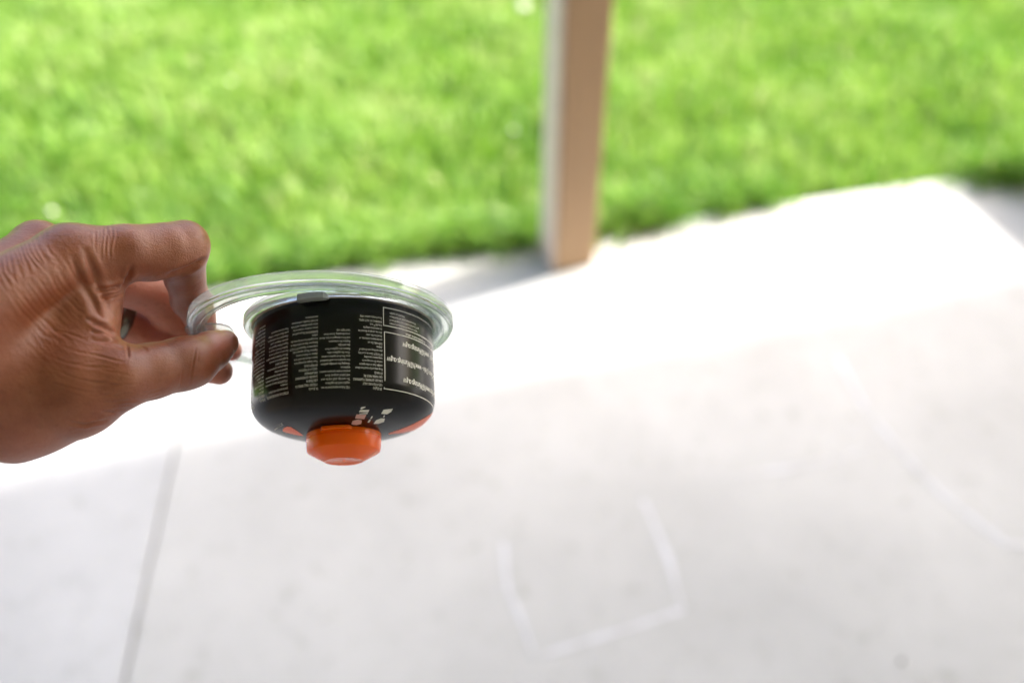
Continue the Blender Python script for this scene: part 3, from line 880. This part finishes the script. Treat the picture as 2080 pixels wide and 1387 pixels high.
# projected coordinates of each point, in photograph pixels
U = HV[:, 0] / HV[:, 2] * F + 1040
W = -HV[:, 1] / HV[:, 2] * F + 693.5
view = HV / np.linalg.norm(HV, axis=1)[:, None]
facing = np.clip(-(HN * view).sum(1), 0, 1)
front = np.clip((facing - 0.05) / 0.25, 0, 1)
_, fds = hand_sdf(HV)
nearest = np.argmin(np.stack(fds, 1), 1)
thumb_or_palm = (HV[:, 2] < 482)
disp = np.zeros(len(HV))
def wob(a, b, s, p): return np.sin(a / s + p + 1.6 * np.sin(b / (s * 1.4) + 2 * p))
SEL = np.where((front > 0) & (U > -60))[0]
UW = (U + 2.0 * wob(W, U, 15.0, 0.3))[SEL]
WW = (W + 2.0 * wob(U, W, 17.0, 1.1))[SEL]

def crease(pts, depth, width, ridge=0.35, maxd=486):
    global disp
    pts = np.array(pts, float)
    pts = pts + RNG.normal(0, 1.6, pts.shape); depth = depth * (RNG.uniform(0.45, 1.1) if depth < 0.6 else 1)
    U, W = UW, WW
    best = np.full(len(SEL), 1e9); tt = np.zeros(len(SEL))
    L = 0; seg = np.linalg.norm(np.diff(pts, axis=0), axis=1); tot = seg.sum()
    for (a, b), l in zip(zip(pts[:-1], pts[1:]), seg):
        ba = b - a
        t = np.clip(((U - a[0]) * ba[0] + (W - a[1]) * ba[1]) / (ba @ ba), 0, 1)
        dd = np.hypot(U - a[0] - t * ba[0], W - a[1] - t * ba[1])
        m = dd < best
        best[m] = dd[m]; tt[m] = (L + t[m] * l) / tot
        L += l
    env = np.clip(np.sin(np.pi * np.clip(tt * 0.9 + 0.05, 0, 1)) * 1.6, 0, 1)
    g = np.exp(-(best / width) ** 2) - ridge * np.exp(-((best - 2.2 * width) / (1.2 * width)) ** 2)
    disp[SEL] -= depth * g * env * front[SEL] * (HV[SEL, 2] < maxd)
crease([(169, 512), (184, 548), (196, 577), (212, 606), (222, 634)], 1.15, 7, 0.45)
crease([(150, 530), (165, 570), (190, 615), (205, 650)], 1.0, 9, 0.5)
crease([(200, 592), (220, 588), (247, 579)], 1.0, 4, 0.5)
crease([(212, 607), (232, 600), (248, 586)], 1.0, 4, 0.4)
crease([(176, 648), (205, 662), (236, 686)], 1.1, 4.5, 0.5)
crease([(190, 675), (214, 682), (238, 694)], 0.7, 3, 0.4)
crease([(185, 690), (212, 694), (240, 699)], 0.6, 3, 0.4)
crease([(396, 706), (392, 738), (388, 774)], 0.42, 2.0, 0.3)
crease([(368, 752), (370, 786)], 0.3, 2.0, 0.3)
crease([(404, 712), (402, 736)], 0.3, 2.0, 0.3)
crease([(257, 698), (259, 722)], 0.6, 2.5, 0.3)
crease([(290, 700), (297, 716)], 0.35, 2.5, 0.3)
crease([(412, 524), (385, 540), (352, 556), (335, 564)], 1.2, 5, 0.4)
crease([(268, 540), (262, 562), (250, 586)], 1.3, 5, 0.4)
crease([(240, 560), (262, 566)], 0.5, 4, 0.3)
crease([(140, 856), (175, 861), (212, 855)], 0.8, 3, 0.4)
crease([(205, 838), (228, 842)], 0.6, 3, 0.4)
for k in range(7):                                    # knuckle wrinkles on the index finger
    x0 = 190 + k * 7
    crease([(x0, 462), (x0 + 5, 485), (x0 + 6 - k, 515 + (k % 3) * 8)], 0.16, 2.1, 0.7)
for k in range(13):                                   # short folds along the back of the hand
    x0 = -6 + k * 8.2; y0 = 556 - k * 6.0
    crease([(x0 - 4, y0 - 22), (x0 + 4, y0 + 4), (x0 + 16 + (k % 3) * 6, y0 + 34)], 0.15, 2.3, 0.8)
for k in range(11):                                   # fan of folds towards the thumb web
    x0 = 10 + k * 13; y0 = 590 - k * 7 + (k % 3) * 6
    crease([(x0, y0), (x0 + 34, y0 + 44), (x0 + 82 - 2 * k, y0 + 92 - k * 2), (x0 + 118 - 5 * k, y0 + 112 - 3 * k)], 0.19, 3.2, 0.8)
for k in range(12):                                   # fine lines over the thumb base
    x0 = 95 + (k * 37) % 90; y0 = 668 + k * 11
    crease([(x0, y0), (x0 + 45, y0 + 13), (x0 + 95, y0 + 22 - (k % 4) * 3)], 0.22, 2.2, 0.6)
for k in range(9):
    x0 = 150 + (k * 53) % 110; y0 = 776 + k * 8
    crease([(x0, y0), (x0 + 40, y0 + 3), (x0 + 80, y0 - 4)], 0.22, 1.8, 0.5)
# stretched fine relief following the skin folds
nz = np.zeros(len(HV))
ca, sa = math.cos(R(52)), math.sin(R(52))
sel = np.where((front > 0) & (U > -30) & (U < 300) & (W > 470) & (HV[:, 2] < 495))[0]
al = (U * ca + W * sa); ac = (-U * sa + W * ca)
for i in sel:
    nz[i] = noise.noise(Vector((al[i] * 0.02, ac[i] * 0.16, 3.0))) + 0.5 * noise.noise(Vector((al[i] * 0.05, ac[i] * 0.36, 8.0)))
mask = np.exp(-(((U - 110) / 130) ** 2 + ((W - 640) / 140) ** 2) ** 1.5)
disp += 0.14 * nz * mask * front
HV2 = HV + HN * disp[:, None]

flush_light = np.zeros(len(HV))
flush_light = np.where((nearest == 1) | (nearest == 2) | (nearest == 3), np.clip((HV[:, 2] - 478) / 22, 0, 1), 0) * 0.95
tip = np.exp(-(((U - 405) / 26) ** 2 + ((W - 650) / 34) ** 2)); flush_light = np.maximum(flush_light, 0.8 * tip)
webm = np.exp(-(((U - 222) / 26) ** 2 + ((W - 640) / 55) ** 2)); flush_light = np.maximum(flush_light, 0.45 * webm)
tt_ = np.exp(-(((U - 456) / 30) ** 2 + ((W - 694) / 32) ** 2)) * (nearest == 4); flush_light = np.maximum(flush_light, 0.95 * tt_)  # thumb tip painted paler against the shade of the canister
low = np.exp(-(((U - 40) / 110) ** 2 + ((W - 900) / 60) ** 2)); flush_light = np.maximum(flush_light, 0.35 * low)

HVw = np.stack([HV2[:, 0], HV2[:, 1], -HV2[:, 2]], 1) / 1000
base = Vector((-0.30, -0.12, -0.32))
person = mesh_obj('person', HVw - np.array(base), HF[:, ::-1].tolist(), M_SKIN, None, True)
person.matrix_world = CAMM @ Matrix.Translation(base)
at = person.data.attributes.new('flush_light', 'FLOAT', 'POINT')
at.data.foreach_set('value', flush_light.astype(np.float32))
bm = bmesh.new(); bm.from_mesh(person.data); bmesh.ops.recalc_face_normals(bm, faces=bm.faces); bm.to_mesh(person.data); bm.free()
tag(person, 'bare tanned forearm and hand pinching the clear plastic ring between thumb and index finger', 'person')

# dark band on the third finger
def band():
    c, _ = P(244, 650, 531, 1)
    d = (P(265, 656, 534, 1)[0] - P(170, 620, 518, 1)[0]); d = d / np.linalg.norm(d)
    r = 10.7
    z = Vector((d[0], d[1], -d[2])); x = z.orthogonal().normalized(); y = z.cross(x)
    prof = [(0, -3.2), (0.9, -3.2), (1.5, -2.6), (1.7, 0), (1.5, 2.6), (0.9, 3.2), (0, 3.2), (-0.2, 0)]
    V, Fc = [], []
    n = 48; m = len(prof)
    cc = Vector((c[0], c[1], -c[2])) / 1000
    for i in range(n):
        a = 2 * math.pi * i / n
        for pr, pz in prof:
            V.append(cc + (x * math.cos(a) + y * math.sin(a)) * (r + pr) / 1000 + z * pz / 1000 - base)
    for i in range(n):
        for k in range(m):
            Fc.append((i * m + k, i * m + (k + 1) % m, ((i + 1) % n) * m + (k + 1) % m, ((i + 1) % n) * m + k))
    o = mesh_obj('finger_ring', V, Fc, M_METAL, person, True)
    o['label'] = 'dark metal band on the third finger'
band()

# thumbnail: thin curved plate on the far lower side of the thumb tip
def nail():
    a, _ = P(424, 716, 474, 1); b, _ = P(457, 697, 481, 1)
    ax_ = (b - a) / np.linalg.norm(b - a)
    out = np.array([0.66, -0.60, -0.42]); out -= ax_ * (out @ ax_); out /= np.linalg.norm(out)
    side = np.cross(ax_, out)
    V, Fc = [], []
    nu, nv = 11, 11
    for i in range(nu):
        t = i / (nu - 1)
        for j in range(nv):
            s = (j / (nv - 1) - 0.5) * 2
            lim = (1 - (2 * t - 1) ** 6) ** 0.5 * 0.97 + 0.03
            ang = s * 1.0 * lim
            cen = a + (b - a) * (-0.10 + 1.02 * t)
            rr = (9.1 * (1 - t) + 6.6 * t)
            V.append(cen + (out * math.cos(ang) + side * math.sin(ang)) * (rr + 0.42))
    for i in range(nu - 1):
        for j in range(nv - 1):
            Fc.append((i * nv + j, i * nv + j + 1, (i + 1) * nv + j + 1, (i + 1) * nv + j))
    V = [Vector((v[0], v[1], -v[2])) / 1000 - base for v in V]
    o = mesh_obj('thumbnail', V, Fc, M_NAIL, person, True)
    md = o.modifiers.new('thickness', 'SOLIDIFY'); md.thickness = 0.0008; md.offset = 0
nail()
